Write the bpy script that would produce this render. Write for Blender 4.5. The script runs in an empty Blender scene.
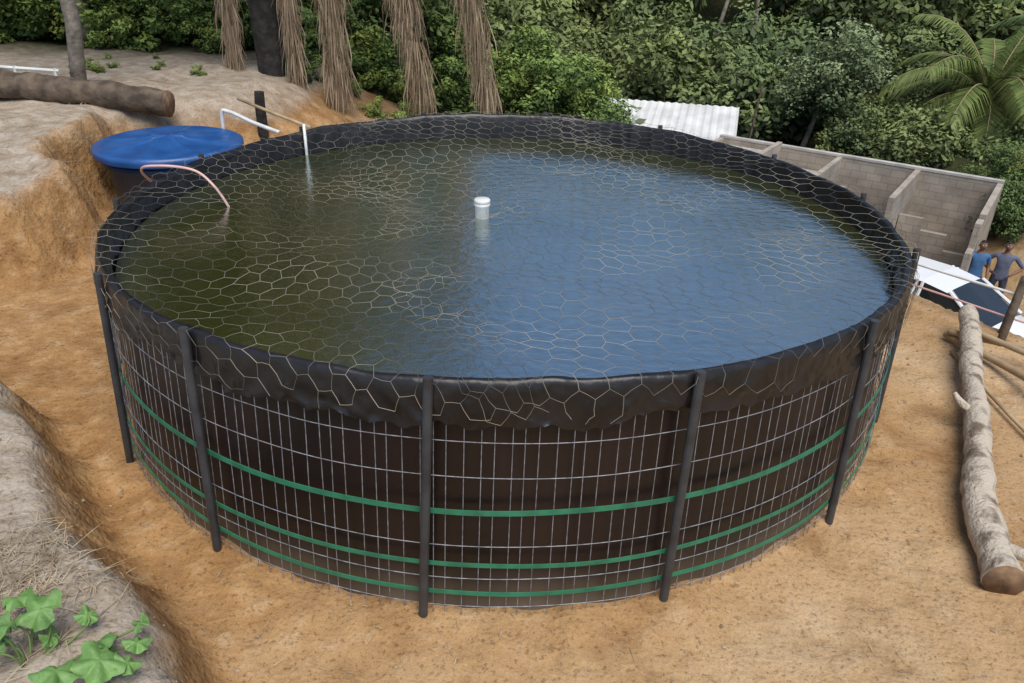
import bpy, bmesh, math, random
import numpy as np
from mathutils import Vector, Matrix, noise
random.seed(7); rng=np.random.default_rng(7)
sc=bpy.context.scene
col=sc.collection
pi=math.pi
def sm(a,b,x):
    t=min(1,max(0,(x-a)/(b-a))); return t*t*(3-2*t)
def N(x,y,z=0,s=1.0): return noise.noise(Vector((x*s,y*s,z*s)))
def fbm(x,y,s,z=0,o=4):
    v=0;a=1
    for i in range(o):
        v+=a*noise.noise(Vector((x*s,y*s,z+i*7.3)));a*=.5;s*=2.1
    return v
# ---------------------------------------------------------------- objects
def link(o,parent=None):
    col.objects.link(o)
    if parent: o.parent=parent
    return o
def empty(name,loc=(0,0,0),rz=0):
    e=bpy.data.objects.new(name,None); e.location=loc; e.rotation_euler=(0,0,rz); e.empty_display_size=.2
    return link(e)
def mesh(name,V,F,mat=None,parent=None,smooth=False,loc=(0,0,0),mats=None,mi=None):
    me=bpy.data.meshes.new(name); me.from_pydata([tuple(v) for v in V],[],[tuple(f) for f in F]); me.update()
    if mats:
        for m in mats: me.materials.append(m)
        if mi is not None: me.polygons.foreach_set('material_index',mi)
    elif mat: me.materials.append(mat)
    if smooth: me.polygons.foreach_set('use_smooth',[True]*len(me.polygons))
    o=bpy.data.objects.new(name,me); o.location=loc
    return link(o,parent)
class Geo:
    def __init__(s): s.V=[];s.F=[];s.M=[]
    def add(s,V,F,m=0):
        b=len(s.V); s.V+= [tuple(v) for v in V]; s.F+=[tuple(i+b for i in f) for f in F]; s.M+=[m]*len(F)
    def box(s,c,d,rz=0,m=0,R=None):
        x,y,z=[q/2 for q in d]; V=[Vector((a*x,b*y,e*z)) for a in(-1,1) for b in(-1,1) for e in(-1,1)]
        R=R or Matrix.Rotation(rz,3,'Z'); V=[R@v+Vector(c) for v in V]
        s.add(V,[(0,1,3,2),(4,6,7,5),(0,4,5,1),(2,3,7,6),(0,2,6,4),(1,5,7,3)],m)
    def tube(s,P,r,n=6,m=0,cap=True,closed=False):
        P=[Vector(p) for p in P]; k=len(P); rs=r if hasattr(r,'__len__') else [r]*k
        V=[];F=[]; up=Vector((0,0,1)); prev=None
        for i,p in enumerate(P):
            if closed: t=P[(i+1)%k]-P[i-1]
            else: t=P[min(i+1,k-1)]-P[max(i-1,0)]
            t.normalize()
            if prev is None:
                a=t.cross(up)
                if a.length<1e-3: a=t.cross(Vector((1,0,0)))
            else: a=prev-t*prev.dot(t)
            a.normalize(); prev=a; b=t.cross(a)
            for j in range(n):
                th=2*pi*j/n; V.append(p+(a*math.cos(th)+b*math.sin(th))*rs[i])
        for i in range(k if closed else k-1):
            for j in range(n):
                i2=(i+1)%k
                F.append((i*n+j,i*n+(j+1)%n,i2*n+(j+1)%n,i2*n+j))
        if cap and not closed:
            F.append(tuple(range(n))[::-1]); F.append(tuple((k-1)*n+j for j in range(n)))
        s.add(V,F,m)
    def lathe(s,prof,n=32,c=(0,0,0),m=0):
        V=[];F=[]
        for (r,z) in prof:
            for j in range(n):
                t=2*pi*j/n; V.append((c[0]+r*math.cos(t),c[1]+r*math.sin(t),c[2]+z))
        for i in range(len(prof)-1):
            for j in range(n): F.append((i*n+j,i*n+(j+1)%n,(i+1)*n+(j+1)%n,(i+1)*n+j))
        s.add(V,F,m)
    def obj(s,name,mats,parent=None,smooth=False,loc=(0,0,0)):
        return mesh(name,s.V,s.F,parent=parent,smooth=smooth,loc=loc,mats=mats if isinstance(mats,list) else [mats],mi=s.M)
# ---------------------------------------------------------------- materials
def new_mat(name):
    m=bpy.data.materials.new(name); m.use_nodes=True; nt=m.node_tree; b=nt.nodes['Principled BSDF']; return m,nt,b
def nd(nt,t,**kw):
    n=nt.nodes.new(t)
    for k,v in kw.items():
        if k in n.inputs.keys(): n.inputs[k].default_value=v
        else: setattr(n,k,v)
    return n
def mat(name,c1,c2=None,scale=5,rough=.7,bump=0,bscale=None,metal=0,detail=3,stretch=None,spec=.5,rv=.0,contrast=(.35,.65),dist=.02,dust=None):
    m,nt,b=new_mat(name); c2=c2 or tuple(x*.7 for x in c1)
    tc=nd(nt,'ShaderNodeTexCoord'); mp=nd(nt,'ShaderNodeMapping')
    nt.links.new(tc.outputs['Object'],mp.inputs[0])
    if stretch: mp.inputs['Scale'].default_value=stretch
    n=nd(nt,'ShaderNodeTexNoise',Scale=scale,Detail=detail); nt.links.new(mp.outputs[0],n.inputs['Vector'])
    r=nd(nt,'ShaderNodeValToRGB'); r.color_ramp.elements[0].position=contrast[0]; r.color_ramp.elements[1].position=contrast[1]
    r.color_ramp.elements[0].color=(*c2,1); r.color_ramp.elements[1].color=(*c1,1)
    nt.links.new(n.outputs['Fac'],r.inputs[0]); out=r.outputs[0]
    if dust:
        sx=nd(nt,'ShaderNodeSeparateXYZ'); nt.links.new(tc.outputs['Object'],sx.inputs[0])
        mr=nd(nt,'ShaderNodeMapRange'); mr.inputs[1].default_value=dust[1]; mr.inputs[2].default_value=0.0; mr.inputs[3].default_value=0; mr.inputs[4].default_value=1.0; nt.links.new(sx.outputs[2],mr.inputs[0])
        pw=nd(nt,'ShaderNodeMath',operation='MULTIPLY'); nt.links.new(mr.outputs[0],pw.inputs[0]); nt.links.new(n.outputs['Fac'],pw.inputs[1])
        mx=nd(nt,'ShaderNodeMix',data_type='RGBA'); nt.links.new(pw.outputs[0],mx.inputs['Factor']); nt.links.new(out,mx.inputs['A']); mx.inputs['B'].default_value=(*dust[0],1); out=mx.outputs['Result']
    nt.links.new(out,b.inputs['Base Color'])
    b.inputs['Roughness'].default_value=rough; b.inputs['Metallic'].default_value=metal; b.inputs['Specular IOR Level'].default_value=spec
    if rv:
        mr=nd(nt,'ShaderNodeMapRange'); mr.inputs[3].default_value=rough-rv; mr.inputs[4].default_value=rough+rv
        nt.links.new(n.outputs['Fac'],mr.inputs[0]); nt.links.new(mr.outputs[0],b.inputs['Roughness'])
    if bump:
        n2=nd(nt,'ShaderNodeTexNoise',Scale=bscale or scale*3,Detail=4); nt.links.new(mp.outputs[0],n2.inputs['Vector'])
        bp=nd(nt,'ShaderNodeBump',Strength=bump,Distance=dist); nt.links.new(n2.outputs['Fac'],bp.inputs['Height']); nt.links.new(bp.outputs[0],b.inputs['Normal'])
    return m
def leaf_mat(name,dark,light,alt=None,trans=0,hue=.5):
    m,nt,b=new_mat(name)
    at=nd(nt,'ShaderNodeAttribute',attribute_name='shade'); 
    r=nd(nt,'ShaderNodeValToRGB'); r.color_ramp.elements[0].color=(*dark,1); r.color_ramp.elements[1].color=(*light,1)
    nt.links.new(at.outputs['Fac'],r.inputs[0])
    oi=nd(nt,'ShaderNodeObjectInfo'); mx=nd(nt,'ShaderNodeMix',data_type='RGBA',blend_type='MIX')
    mm=nd(nt,'ShaderNodeMath',operation='MULTIPLY'); mm.inputs[1].default_value=hue
    nt.links.new(oi.outputs['Random'],mm.inputs[0]); nt.links.new(mm.outputs[0],mx.inputs['Factor'])
    nt.links.new(r.outputs[0],mx.inputs['A'])
    r2=nd(nt,'ShaderNodeMix',data_type='RGBA',blend_type='MULTIPLY'); r2.inputs['Factor'].default_value=1
    nt.links.new(r.outputs[0],r2.inputs['A']); r2.inputs['B'].default_value=(*(alt or (1.9,1.35,.9)),1)
    nt.links.new(r2.outputs['Result'],mx.inputs['B'])
    nt.links.new(mx.outputs['Result'],b.inputs['Base Color']); b.inputs['Roughness'].default_value=.6; b.inputs['Specular IOR Level'].default_value=.25
    return m
M={}
M['liner']=mat('black_liner',(.016,.0135,.014),(.008,.007,.007),scale=6,rough=.36,rv=.12,bump=.5,bscale=7,dist=.02)
M['wall']=mat('dark_panel',(.018,.009,.008),(.007,.0045,.0045),scale=3,rough=.38,rv=.1,bump=.25,bscale=5,stretch=(1,1,.25),dust=((.24,.20,.15),.28))
M['galv']=mat('galvanised_wire',(.38,.38,.40),(.18,.18,.20),scale=30,rough=.5,metal=.4)
M['net']=mat('net_wire',(.42,.37,.28),(.10,.09,.075),scale=1.4,rough=.6,metal=.1,contrast=(.42,.60))
M['post']=mat('dark_pipe',(.05,.052,.056),(.03,.03,.033),scale=8,rough=.5,bump=.1)
M['green']=mat('green_strap',(.03,.20,.11),(.02,.13,.075),scale=12,rough=.45)
M['white']=mat('white_pvc',(.75,.75,.72),(.6,.6,.57),scale=6,rough=.4)
M['pink']=mat('hose_plastic',(.68,.42,.38),(.6,.36,.32),scale=6,rough=.35)
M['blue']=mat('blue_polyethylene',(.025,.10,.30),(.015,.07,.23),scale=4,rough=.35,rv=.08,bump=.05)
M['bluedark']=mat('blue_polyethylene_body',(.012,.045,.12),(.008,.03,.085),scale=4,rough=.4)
M['bark']=mat('bleached_bark',(.50,.43,.34),(.17,.125,.09),scale=4.5,rough=.9,bump=.9,bscale=22,stretch=(2,2,2),contrast=(.34,.50))
M['cutwood']=mat('cut_wood',(.26,.16,.09),(.10,.06,.035),scale=14,rough=.9)
M['darkwood']=mat('dark_wood',(.15,.11,.075),(.05,.035,.025),scale=6,rough=.9,bump=.8)
M['pole']=mat('bamboo_pole',(.45,.34,.2),(.3,.21,.12),scale=5,rough=.7)
M['trunk']=mat('palm_trunk',(.035,.03,.026),(.01,.009,.008),scale=9,rough=.95,bump=1,bscale=16)
M['trunk2']=mat('tree_trunk',(.30,.26,.21),(.13,.11,.09),scale=7,rough=.9,bump=.8)
# ---------------------------------------------------------------- terrain
SH=[(-5.2,4.75),(-4.0,4.5),(-2.99,3.98),(-2.45,3.4),(-2.06,2.85),(-1.5,2.3),(-1.09,1.86),(-.75,1.2),(-.6,.4),(-.5,-3)]
def seg_sd(x,y):
    best=9e9;sg=1
    for (ax,ay),(bx,by) in zip(SH[:-1],SH[1:]):
        dx,dy=bx-ax,by-ay; t=max(0,min(1,((x-ax)*dx+(y-ay)*dy)/(dx*dx+dy*dy)))
        d=math.hypot(x-ax-t*dx,y-ay-t*dy)
        if d<best: best=d; sg=1 if (dx*(y-ay)-dy*(x-ax))<0 else -1
    return best*sg
def masks(x,y):
    n=fbm(x,y,1.1) if abs(x)<12 and -4<y<20 else 0
    s=seg_sd(x,y)+.07*n+.03*N(x,y,3,7)+.015*N(x,y,3,19) if (x<1 and y<8) else -5
    shelf=min(1,max(0,(s+.20)/.26)); shelf=.5*shelf+.5*sm(0,1,shelf)
    bx=min(-(x+3.9 +.6*sm(7.0,7.9,y)- 1.8*sm(9.3,10.6,y)), (y-6.15))+.16*n+.06*N(x,y,5,6)
    soft=sm(8.8,10,y)
    bank=sm(-.06-.9*soft,.30+.9*soft,bx)
    d1=.86*(x-3.68)+.51*(y-6.3)
    yb=14.5+(8.9-14.5)*sm(-2.6,.2,x)
    d2=y-yb
    d=max(d1,d2)+.15*n
    return shelf,bank,d,n,s,bx
def ground_h(x,y,full=False):
    shelf,bank,d,n,s,bx=masks(x,y)
    z=.46*shelf+.03*n*shelf
    z+= .72*bank + .06*n*bank + bank*.10*sm(6.5,8,y)
    z+= .015*n+.006*N(x,y,1,5)
    z+= 1.3*sm(1.2,-2.5,y)*(1-shelf*.6)
    if abs(x)<3 and 2<y<8.5:
        rr=math.hypot(x+.075,y-5.2); z+=.035*sm(2.95,2.55,rr)*(1+1.2*N(x,y,7,3)+.8*N(x,y,7,9))
    drop=min(5.3,max(0,d)*.95)*sm(-6.5,-1.0,x)
    z-=drop
    z+= .42*sm(13.0,15.0,y)*sm(7.0,8.6,x)*sm(4,5.3,drop)
    left=sm(2,-8,x)
    yh=34*(1-left)+17*left
    r=y-yh+ (max(0,abs(x)-22))*.8
    hl=max(0,r)
    z+= min(hl*.36,19+4*N(x,y,2,.03)) + (1.2*fbm(x,y,.07) if hl>2 else 0)*min(1,hl/12)
    z+= 1.3*sm(11.8,14,x)*sm(13,17,y)*sm(60,30,y)
    if full: return z,shelf,bank,d,n,s,bx,hl
    return z
def axis(lo,hi,step,far,g=1.13):
    a=list(np.arange(lo,hi+1e-6,step)); st=step;v=hi
    while v<far: st*=g; v+=st; a.append(v)
    st=step;v=lo;b=[]
    while v>-far: st*=g; v-=st; b.append(v)
    return b[::-1]+a
XS=axis(-5.6,5.2,.05,220); YS=axis(.9,10.2,.055,220)
V=[];ATT=[]
for y in YS:
    for x in XS:
        z,shelf,bank,d,n,s,bx,hl=ground_h(x,y,True)
        face=sm(-.28,-.14,s)*sm(.06,-.03,s)*.8+ sm(-.35,0,bx)*sm(.40,.18,bx)*sm(9.5,8.5,y)
        trench=sm(-1.0,-.2,s)*sm(.0,-.1,s)*.6
        lft=sm(-1.4,-3.0,x)*sm(2.8,4.0,y)*.95
        ring=.55*sm(3.0,2.62,math.hypot(x+.075,y-5.2))
        orange=min(1,face+trench+lft+ring+max(0,n)*.3)
        grey=min(1,shelf*sm(-.06,.04,s)+bank*sm(.18,.45,bx)*.9)
        green=max(sm(.8,3,hl), sm(.3,2.2,d)*sm(6,9,y)*(1-.8*sm(7,10,x)*sm(11,13,y)*sm(21.5,19.5,y)), sm(12.5,14.5,y)*sm(-2,-4,x))
        V.append((x,y,z)); ATT.append((orange,grey,green,1))
nx=len(XS);ny=len(YS)
F=[(j*nx+i,j*nx+i+1,(j+1)*nx+i+1,(j+1)*nx+i) for j in range(ny-1) for i in range(nx-1)]
m,nt,b=new_mat('dirt_ground')
L=nt.links.new
at=nd(nt,'ShaderNodeAttribute',attribute_name='mask'); sp=nd(nt,'ShaderNodeSeparateColor'); L(at.outputs['Color'],sp.inputs[0])
tc=nd(nt,'ShaderNodeTexCoord')
def nz(sc_,det=8,rough=.6):
    n=nd(nt,'ShaderNodeTexNoise',Scale=sc_,Detail=det,Roughness=rough); L(tc.outputs['Object'],n.inputs['Vector']); return n
def ramp(src,els):
    r=nd(nt,'ShaderNodeValToRGB'); cr=r.color_ramp
    while len(cr.elements)<len(els): cr.elements.new(.5)
    for e,(p,c) in zip(cr.elements,els): e.position=p; e.color=(*c,1)
    L(src,r.inputs[0]); return r.outputs[0]
def mix(f,a,b_,bt='MIX'):
    x=nd(nt,'ShaderNodeMix',data_type='RGBA',blend_type=bt)
    if hasattr(f,'links'): L(f,x.inputs['Factor'])
    else: x.inputs['Factor'].default_value=f
    L(a,x.inputs['A'])
    if hasattr(b_,'links'): L(b_,x.inputs['B'])
    else: x.inputs['B'].default_value=(*b_,1)
    return x.outputs['Result']
n1=nz(.9,2); n2=nz(7,4); n3=nz(45,2); n4=nz(120,1); n5=nz(2.6,4,.65)
sand=ramp(n1.outputs['Fac'],[(.3,(.36,.22,.105)),(.5,(.43,.285,.15)),(.7,(.49,.355,.215))])
sand=mix(.9,sand,ramp(n5.outputs['Fac'],[(.3,(.70,.62,.54)),(.5,(1,1,1)),(.72,(1.12,1.14,1.2))]),'MULTIPLY')
org=ramp(n2.outputs['Fac'],[(.3,(.26,.135,.052)),(.6,(.39,.225,.095)),(.8,(.46,.31,.16))])
org=mix(.7,org,ramp(n5.outputs['Fac'],[(.3,(.6,.55,.5)),(.5,(1,1,1)),(.72,(1.2,1.3,1.45))]),'MULTIPLY')
gry=ramp(n2.outputs['Fac'],[(.3,(.29,.24,.18)),(.55,(.39,.335,.27)),(.75,(.46,.40,.33))])
gry=mix(.7,gry,ramp(n5.outputs['Fac'],[(.3,(.72,.68,.62)),(.5,(1,1,1)),(.72,(1.1,1.1,1.12))]),'MULTIPLY')
grn=ramp(n2.outputs['Fac'],[(.3,(.015,.02,.008)),(.6,(.05,.055,.02)),(.8,(.10,.08,.04))])
def wob(o,amt=.5):
    a=nd(nt,'ShaderNodeMath',operation='SUBTRACT'); L(n2.outputs['Fac'],a.inputs[0]); a.inputs[1].default_value=.5
    b2=nd(nt,'ShaderNodeMath',operation='MULTIPLY_ADD'); L(a.outputs[0],b2.inputs[0]); b2.inputs[1].default_value=amt; L(o,b2.inputs[2]); b2.use_clamp=True
    return b2.outputs[0]
c=mix(wob(sp.outputs[0],.9),sand,org); c=mix(wob(sp.outputs[1],.8),c,gry); c=mix(sp.outputs[2],c,grn)
spk=ramp(n3.outputs['Fac'],[(.32,(.55,.5,.45)),(.42,(1,1,1)),(.62,(1,1,1)),(.72,(1.25,1.22,1.18))])
c=mix(.8,c,spk,'MULTIPLY')
spk2=ramp(n4.outputs['Fac'],[(.3,(.72,.7,.68)),(.55,(1.05,1.05,1.05))])
c=mix(.6,c,spk2,'MULTIPLY')
L(c,b.inputs['Base Color']); b.inputs['Roughness'].default_value=.95; b.inputs['Specular IOR Level'].default_value=.15
b0=nd(nt,'ShaderNodeBump',Strength=.7,Distance=.10); L(n5.outputs['Fac'],b0.inputs['Height'])
b1=nd(nt,'ShaderNodeBump',Strength=.7,Distance=.03); L(n2.outputs['Fac'],b1.inputs['Height']); L(b0.outputs[0],b1.inputs['Normal'])
b2=nd(nt,'ShaderNodeBump',Strength=.6,Distance=.008); L(n3.outputs['Fac'],b2.inputs['Height']); L(b1.outputs[0],b2.inputs['Normal']); L(b2.outputs[0],b.inputs['Normal'])
ground=mesh('ground',V,F,m,smooth=True)
ca=ground.data.color_attributes.new('mask','FLOAT_COLOR','POINT'); ca.data.foreach_set('color',np.array(ATT,dtype=np.float32).ravel())
# ---------------------------------------------------------------- fish tank
tank=empty('round_fish_tank')
RT,RB=2.51,2.555
def rimz(p): return 1.2-.0047*math.sin(p)+.0139*math.cos(p)+.030*math.cos(2*p)+.016*N(math.sin(p)*3,math.cos(p)*3)+.012*N(math.sin(p)*8,math.cos(p)*8,3)
def tp(p,z,dr=0):
    s=z/1.2; cx=-.0564-.019*(1-s); cy=5.2204-.0225*(1-s); R=RT*s+RB*(1-s)+dr
    return Vector((cx+R*math.sin(p),cy-R*math.cos(p),z))
n=360; g=Geo(); Vv=[];Ff=[]
zs=[-.05,.15,.35,.55,.75,.95,1.14]
for z in zs:
    for i in range(n):
        p=2*pi*i/n; Vv.append(tp(p,z,-.035+.008*N(math.sin(p)*9,math.cos(p)*9,z*1.5)))
for k in range(len(zs)-1):
    for i in range(n): Ff.append((k*n+i,k*n+(i+1)%n,(k+1)*n+(i+1)%n,(k+1)*n+i))
g.add(Vv,Ff); g.obj('tank_wall',M['wall'],tank,True)
n=1200; prof=[(-.05,-.38),(-.045,-.22),(-.04,-.12),(-.034,-.05),(-.026,-.018),(-.014,.0),(0,.006),(.012,-.002),(.019,-.02),(.021,-.05),(.021,-.08),(.020,-.11),(.018,-.14),(.017,-.165),(.017,-.185),(.016,-.20)]
Vv=[];Ff=[]
for k,(dr,dz) in enumerate(prof):
    for i in range(n):
        p=2*pi*i/n; s,c_=math.sin(p),math.cos(p)
        f=sm(.0,.14,abs(dz))
        crease=(1-abs(N(s*9+dz*9,c_*9-dz*5,dz*4+4))*3.2); crease=max(0,crease)**3*.018+(max(0,1-abs(N(s*24-dz*10,c_*24,dz*6+8))*3.5)**3)*.012
        w=.006*N(s*10,c_*10,dz*3)+crease*(.3+.7*f)
        dzz=dz
        if k>=9: dzz=dz*(1+.35*N(s*4,c_*4,9)+.22*N(s*15,c_*15,2)+.10*N(s*40,c_*40,2))
        Vv.append(tp(p,rimz(p)+dzz+.006*N(s*16,c_*16,6)*(1-f),dr+w*(1 if dr>0 else -1)))
for k in range(len(prof)-1):
    for i in range(n): Ff.append((k*n+i,(k+1)*n+i,(k+1)*n+(i+1)%n,k*n+(i+1)%n))
mesh('liner_collar',Vv,Ff,M['liner'],tank,True)
g=Geo(); NV=246
for i in range(NV):
    p=2*pi*i/NV+.004*math.sin(i*1.7)
    g.tube([tp(p,z,.0+.003*math.sin(i*3.1+z*5)) for z in (.02,.3,.6,.85,1.1)],.0024,3,cap=False)
for z in (.08,.24,.42,.595,.78,.955,1.08):
    g.tube([tp(2*pi*i/240,z+.006*N(math.sin(2*pi*i/240)*5,math.cos(2*pi*i/240)*5,z),.006) for i in range(240)],.0025,3,closed=True)
g.obj('welded_wire_grid',M['galv'],tank,True)
g=Geo()
for z0,h in ((.61,.026),(.32,.022),(.165,.022)):
    n=240;Vv=[];Ff=[]
    for i in range(n):
        p=2*pi*i/n; z=z0+.012*N(math.sin(p)*3,math.cos(p)*3,z0*9)
        for dz,dr in((-h/2,.010),(-h/2,.014),(h/2,.014),(h/2,.010)): Vv.append(tp(p,z+dz,dr))
    for i in range(n):
        for j in range(4): Ff.append((i*4+j,((i+1)%n)*4+j,((i+1)%n)*4+(j+1)%4,i*4+(j+1)%4))
    g.add(Vv,Ff)
g.obj('tension_straps',M['green'],tank)
g=Geo()
for k in range(14):
    p=-.118+k*2*pi/14+.01*math.sin(k*5); t=p+.012*math.sin(k*2.3)
    if k==0: t=p+.012
    if k==12: p+=.05; t=p+.03
    a=tp(p,-.06,.032); b_=tp(t,rimz(t)+.025,.048)
    g.tube([a,a.lerp(b_,.5),b_],.021,12)
g.obj('support_posts',M['post'],tank,False)
# chicken wire net
cx,cy=-.0564,5.2204
def npos(u,v,o=0,lift=0):
    u2=u+.15*N(u,v,1+o,.75)+.045*N(u,v,4+o,2.8)+.022*N(u,v,4+o,9); v2=v+.20*N(u,v,2+o,.75)+.05*N(u,v,5+o,2.8)+.022*N(u,v,6+o,9)
    r=math.hypot(u2,v2); p=math.atan2(u2,-v2); rz_=rimz(p)
    if r<RT-.05:
        z=rz_+.022-(.125*(1-(r/RT)**2.2))-.09*N(u,v,8+o,1.5)*(1-(r/RT)**4)-.02*N(u,v,3+o,6)*(1-(r/RT)**6)
        z=max(z,1.012)+lift; return Vector((cx+u2,cy+v2,z)),r,p
    if r<RT+.05: return Vector((cx+u2,cy+v2,rz_+.022+lift)),r,p
    rr=RT+.052+lift+.018*N(math.sin(p)*9,math.cos(p)*9,r*3)
    return Vector((cx+rr*math.sin(p),cy-rr*math.cos(p),rz_+.02-(r-RT-.05))),r,p
def net(g,W,Hh,ax_,o,lift,rad,cond=None):
    ca_,sa_=math.cos(ax_),math.sin(ax_)
    rows=int(3.3/(Hh*.75))+1; cols=int(3.3/W)+1
    for j in range(-rows,rows+1):
        for i in range(-cols,cols+1):
            x0=(i+(.5 if j%2 else 0))*W; y0=j*Hh*.75
            A=(x0,y0+Hh/2);B=(x0+W/2,y0+Hh/4);C=(x0+W/2,y0-Hh/4);E=(x0-W/2,y0+Hh/4)
            for a,b_,th in ((A,B,1),(B,C,1.5),(E,A,1)):
                if cond and not cond(*a): continue
                a=(a[0]*ca_-a[1]*sa_,a[0]*sa_+a[1]*ca_); b_=(b_[0]*ca_-b_[1]*sa_,b_[0]*sa_+b_[1]*ca_)
                P,r1,p1=npos(*a,o,lift);Q,r2,p2=npos(*b_,o,lift)
                lim=RT+.05+.20+.12*N(math.sin(p1)*4,math.cos(p1)*4,3+o)+.07*N(math.sin(p1)*19,math.cos(p1)*19,3)
                if max(r1,r2)>lim: continue
                if max(r1,r2)>RT-.3 and (P-Q).length>.02:
                    mid,_,_=npos((a[0]+b_[0])/2,(a[1]+b_[1])/2,o,lift); path=[P,mid,Q]
                else: path=[P,Q]
                g.tube(path,rad*th,3,cap=False)
g=Geo()
net(g,.118,.17,.35,0,0,.0011)
net(g,.118,.17,.42,20,.006,.0009,lambda x,y: 1.15<x<1.62)
net(g,.118,.17,.30,40,.006,.0009,lambda x,y: -.95<x<-.62)
g.obj('wire_netting',M['net'],tank,True)
# ---------------------------------------------------------------- water
m,nt,b=new_mat('pond_water'); L=nt.links.new; tc=nd(nt,'ShaderNodeTexCoord')
n1=nz(.8,4); c=ramp(n1.outputs['Fac'],[(.3,(.022,.030,.006)),(.7,(.055,.052,.008))])
L(c,b.inputs['Base Color']); b.inputs['Roughness'].default_value=.5;b.inputs['Specular IOR Level'].default_value=0
gl=nd(nt,'ShaderNodeBsdfGlossy',Roughness=.018); gl.inputs['Color'].default_value=(.86,.95,1,1)
fr=nd(nt,'ShaderNodeFresnel',IOR=9.0); ms=nd(nt,'ShaderNodeMixShader'); L(fr.outputs[0],ms.inputs[0]); L(b.outputs[0],ms.inputs[1]); L(gl.outputs[0],ms.inputs[2])
L(ms.outputs[0],nt.nodes['Material Output'].inputs[0])
mp=nd(nt,'ShaderNodeMapping'); mp.inputs['Scale'].default_value=(1,1.6,1); L(tc.outputs['Object'],mp.inputs[0])
w=nd(nt,'ShaderNodeTexNoise',Scale=9,Detail=5,Roughness=.6); L(mp.outputs[0],w.inputs['Vector'])
bp=nd(nt,'ShaderNodeBump',Strength=.22,Distance=.03); L(w.outputs['Fac'],bp.inputs['Height'])
L(bp.outputs[0],gl.inputs['Normal']); L(bp.outputs[0],fr.inputs['Normal'])
n=128; Vv=[(cx,cy,1.0)]+[(cx+2.462*math.sin(2*pi*i/n),cy-2.462*math.cos(2*pi*i/n),1.0) for i in range(n)]
mesh('water',Vv,[(0,1+i,1+(i+1)%n) for i in range(n)],m)
g=Geo(); g.lathe([(0,-.06),(.048,-.06),(.05,.055),(.057,.057),(.057,.072),(.052,.074),(.052,.08),(.057,.082),(.057,.098),(.05,.105),(0,.107)],24)
g.obj('white_float',M['white'],None,True,loc=(-.233,5.37,1.03))
def bez(P,n=10):
    P=[Vector(p) for p in P]; out=[]
    Q=[P[0]]+P+[P[-1]]
    for i in range(1,len(Q)-2):
        for k in range(n):
            t=k/n; a,b_,c_,d=Q[i-1],Q[i],Q[i+1],Q[i+2]
            out.append(.5*((2*b_)+(c_-a)*t+(2*a-5*b_+4*c_-d)*t*t+(3*b_-a-3*c_+d)*t**3))
    out.append(P[-1]); return out
g=Geo(); g.tube(bez([(-3.4,7.3,.2),(-2.95,6.5,.7),(-2.70,5.6,1.2),(-2.50,5.45,1.29),(-2.28,5.5,1.25),(-2.13,5.45,1.15),(-2.05,5.47,.98)]),.009,8)
g.obj('garden_hose',M['pink'],None,True)
g=Geo(); g.tube([(-1.84,6.9,.9),(-1.84,6.9,1.27)],.013,8,0); g.tube([(-1.78,6.87,1.25),(-2.2,7.25,1.28),(-2.62,7.6,1.33)],.015,8,1)
g.obj('aeration_pipe_stand',[M['white'],M['pole']],None,True)
# ---------------------------------------------------------------- blue water tank
bt=empty('blue_water_tank',(-3.76,8.55,-.02)); g=Geo()
g.lathe([(.0,.0),(.56,.0),(.60,.05),(.66,.5),(.70,.52),(.70,.56),(.67,.57),(.70,.62),(.735,.63),(.735,.66),(.70,.665)],48,m=0)
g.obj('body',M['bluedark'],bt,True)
g=Geo(); n=96; rs=[(.76,.60),(.77,.64),(.765,.68),(.72,.695),(.66,.68),(.45,.695),(.2,.72),(.16,.745),(.0,.75)]
Vv=[];Ff=[]
for r,z in rs:
    for j in range(n):
        t=2*pi*j/n; rib=.022*max(0,math.cos(t*8))**3 if .1<r<.7 else 0
        Vv.append((r*math.cos(t),r*math.sin(t),z+rib))
for k in range(len(rs)-1):
    for j in range(n): Ff.append((k*n+j,k*n+(j+1)%n,(k+1)*n+(j+1)%n,(k+1)*n+j))
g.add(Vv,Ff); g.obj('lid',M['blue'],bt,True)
g=Geo(); g.tube(bez([(-3.4,9.25,.3),(-3.4,9.25,.80),(-3.3,9.2,.86),(-2.95,8.95,.80),(-2.6,8.7,.76)]),.022,10)
g.obj('pvc_pipe',M['white'],None,True)
g=Geo()
for a,b_ in (((-6.9,10.3,1.12),(-5.75,10.3,1.07)),((-5.8,10.3,.8),(-5.8,10.3,1.1)),((-6.3,10.3,.8),(-6.3,10.3,1.12))): g.tube([a,b_],.022,8)
g.obj('pipe_rail',M['white'])
g=Geo(); g.tube([(0,0,-.9),(0,0,-.15),(.01,0,0)],[.07,.065,.06],9); g.obj('wooden_stump_post',M['trunk'],None,False,loc=(-3.25,10.2,.9))
def log(P,R,seed=0,n=14):
    g=Geo(); P=bez(P,14); k=len(P)
    rs=[R[0]+(R[1]-R[0])*i/(k-1) for i in range(k)]
    g.tube(P,rs,n)
    V=g.V
    for i,v in enumerate(V):
        c_=P[i//n]; d=Vector(v)-c_; f=1+.30*N(v[0]*3+seed,v[1]*3,v[2]*3)+.16*N(v[0]*11,v[1]*11,v[2]*11+seed); V[i]=tuple(c_+d*f)
    g.M[-1]=1; g.M[-2]=1
    return g
g=log([(2.42,2.88,.085),(2.52,3.3,.10),(2.69,3.7,.12),(3.00,4.35,.13),(3.27,4.95,.15),(3.50,5.45,.18),(3.60,5.7,.20)],(.088,.062))
g2=log([(2.45,3.15,.11),(2.56,2.98,.15),(2.63,2.93,.17)],(.04,.022),0,8); g.add(g2.V,g2.F)
g2=log([(2.95,4.3,.14),(2.88,4.36,.20),(2.86,4.40,.23)],(.03,.016),3,8); g.add(g2.V,g2.F)
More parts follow.
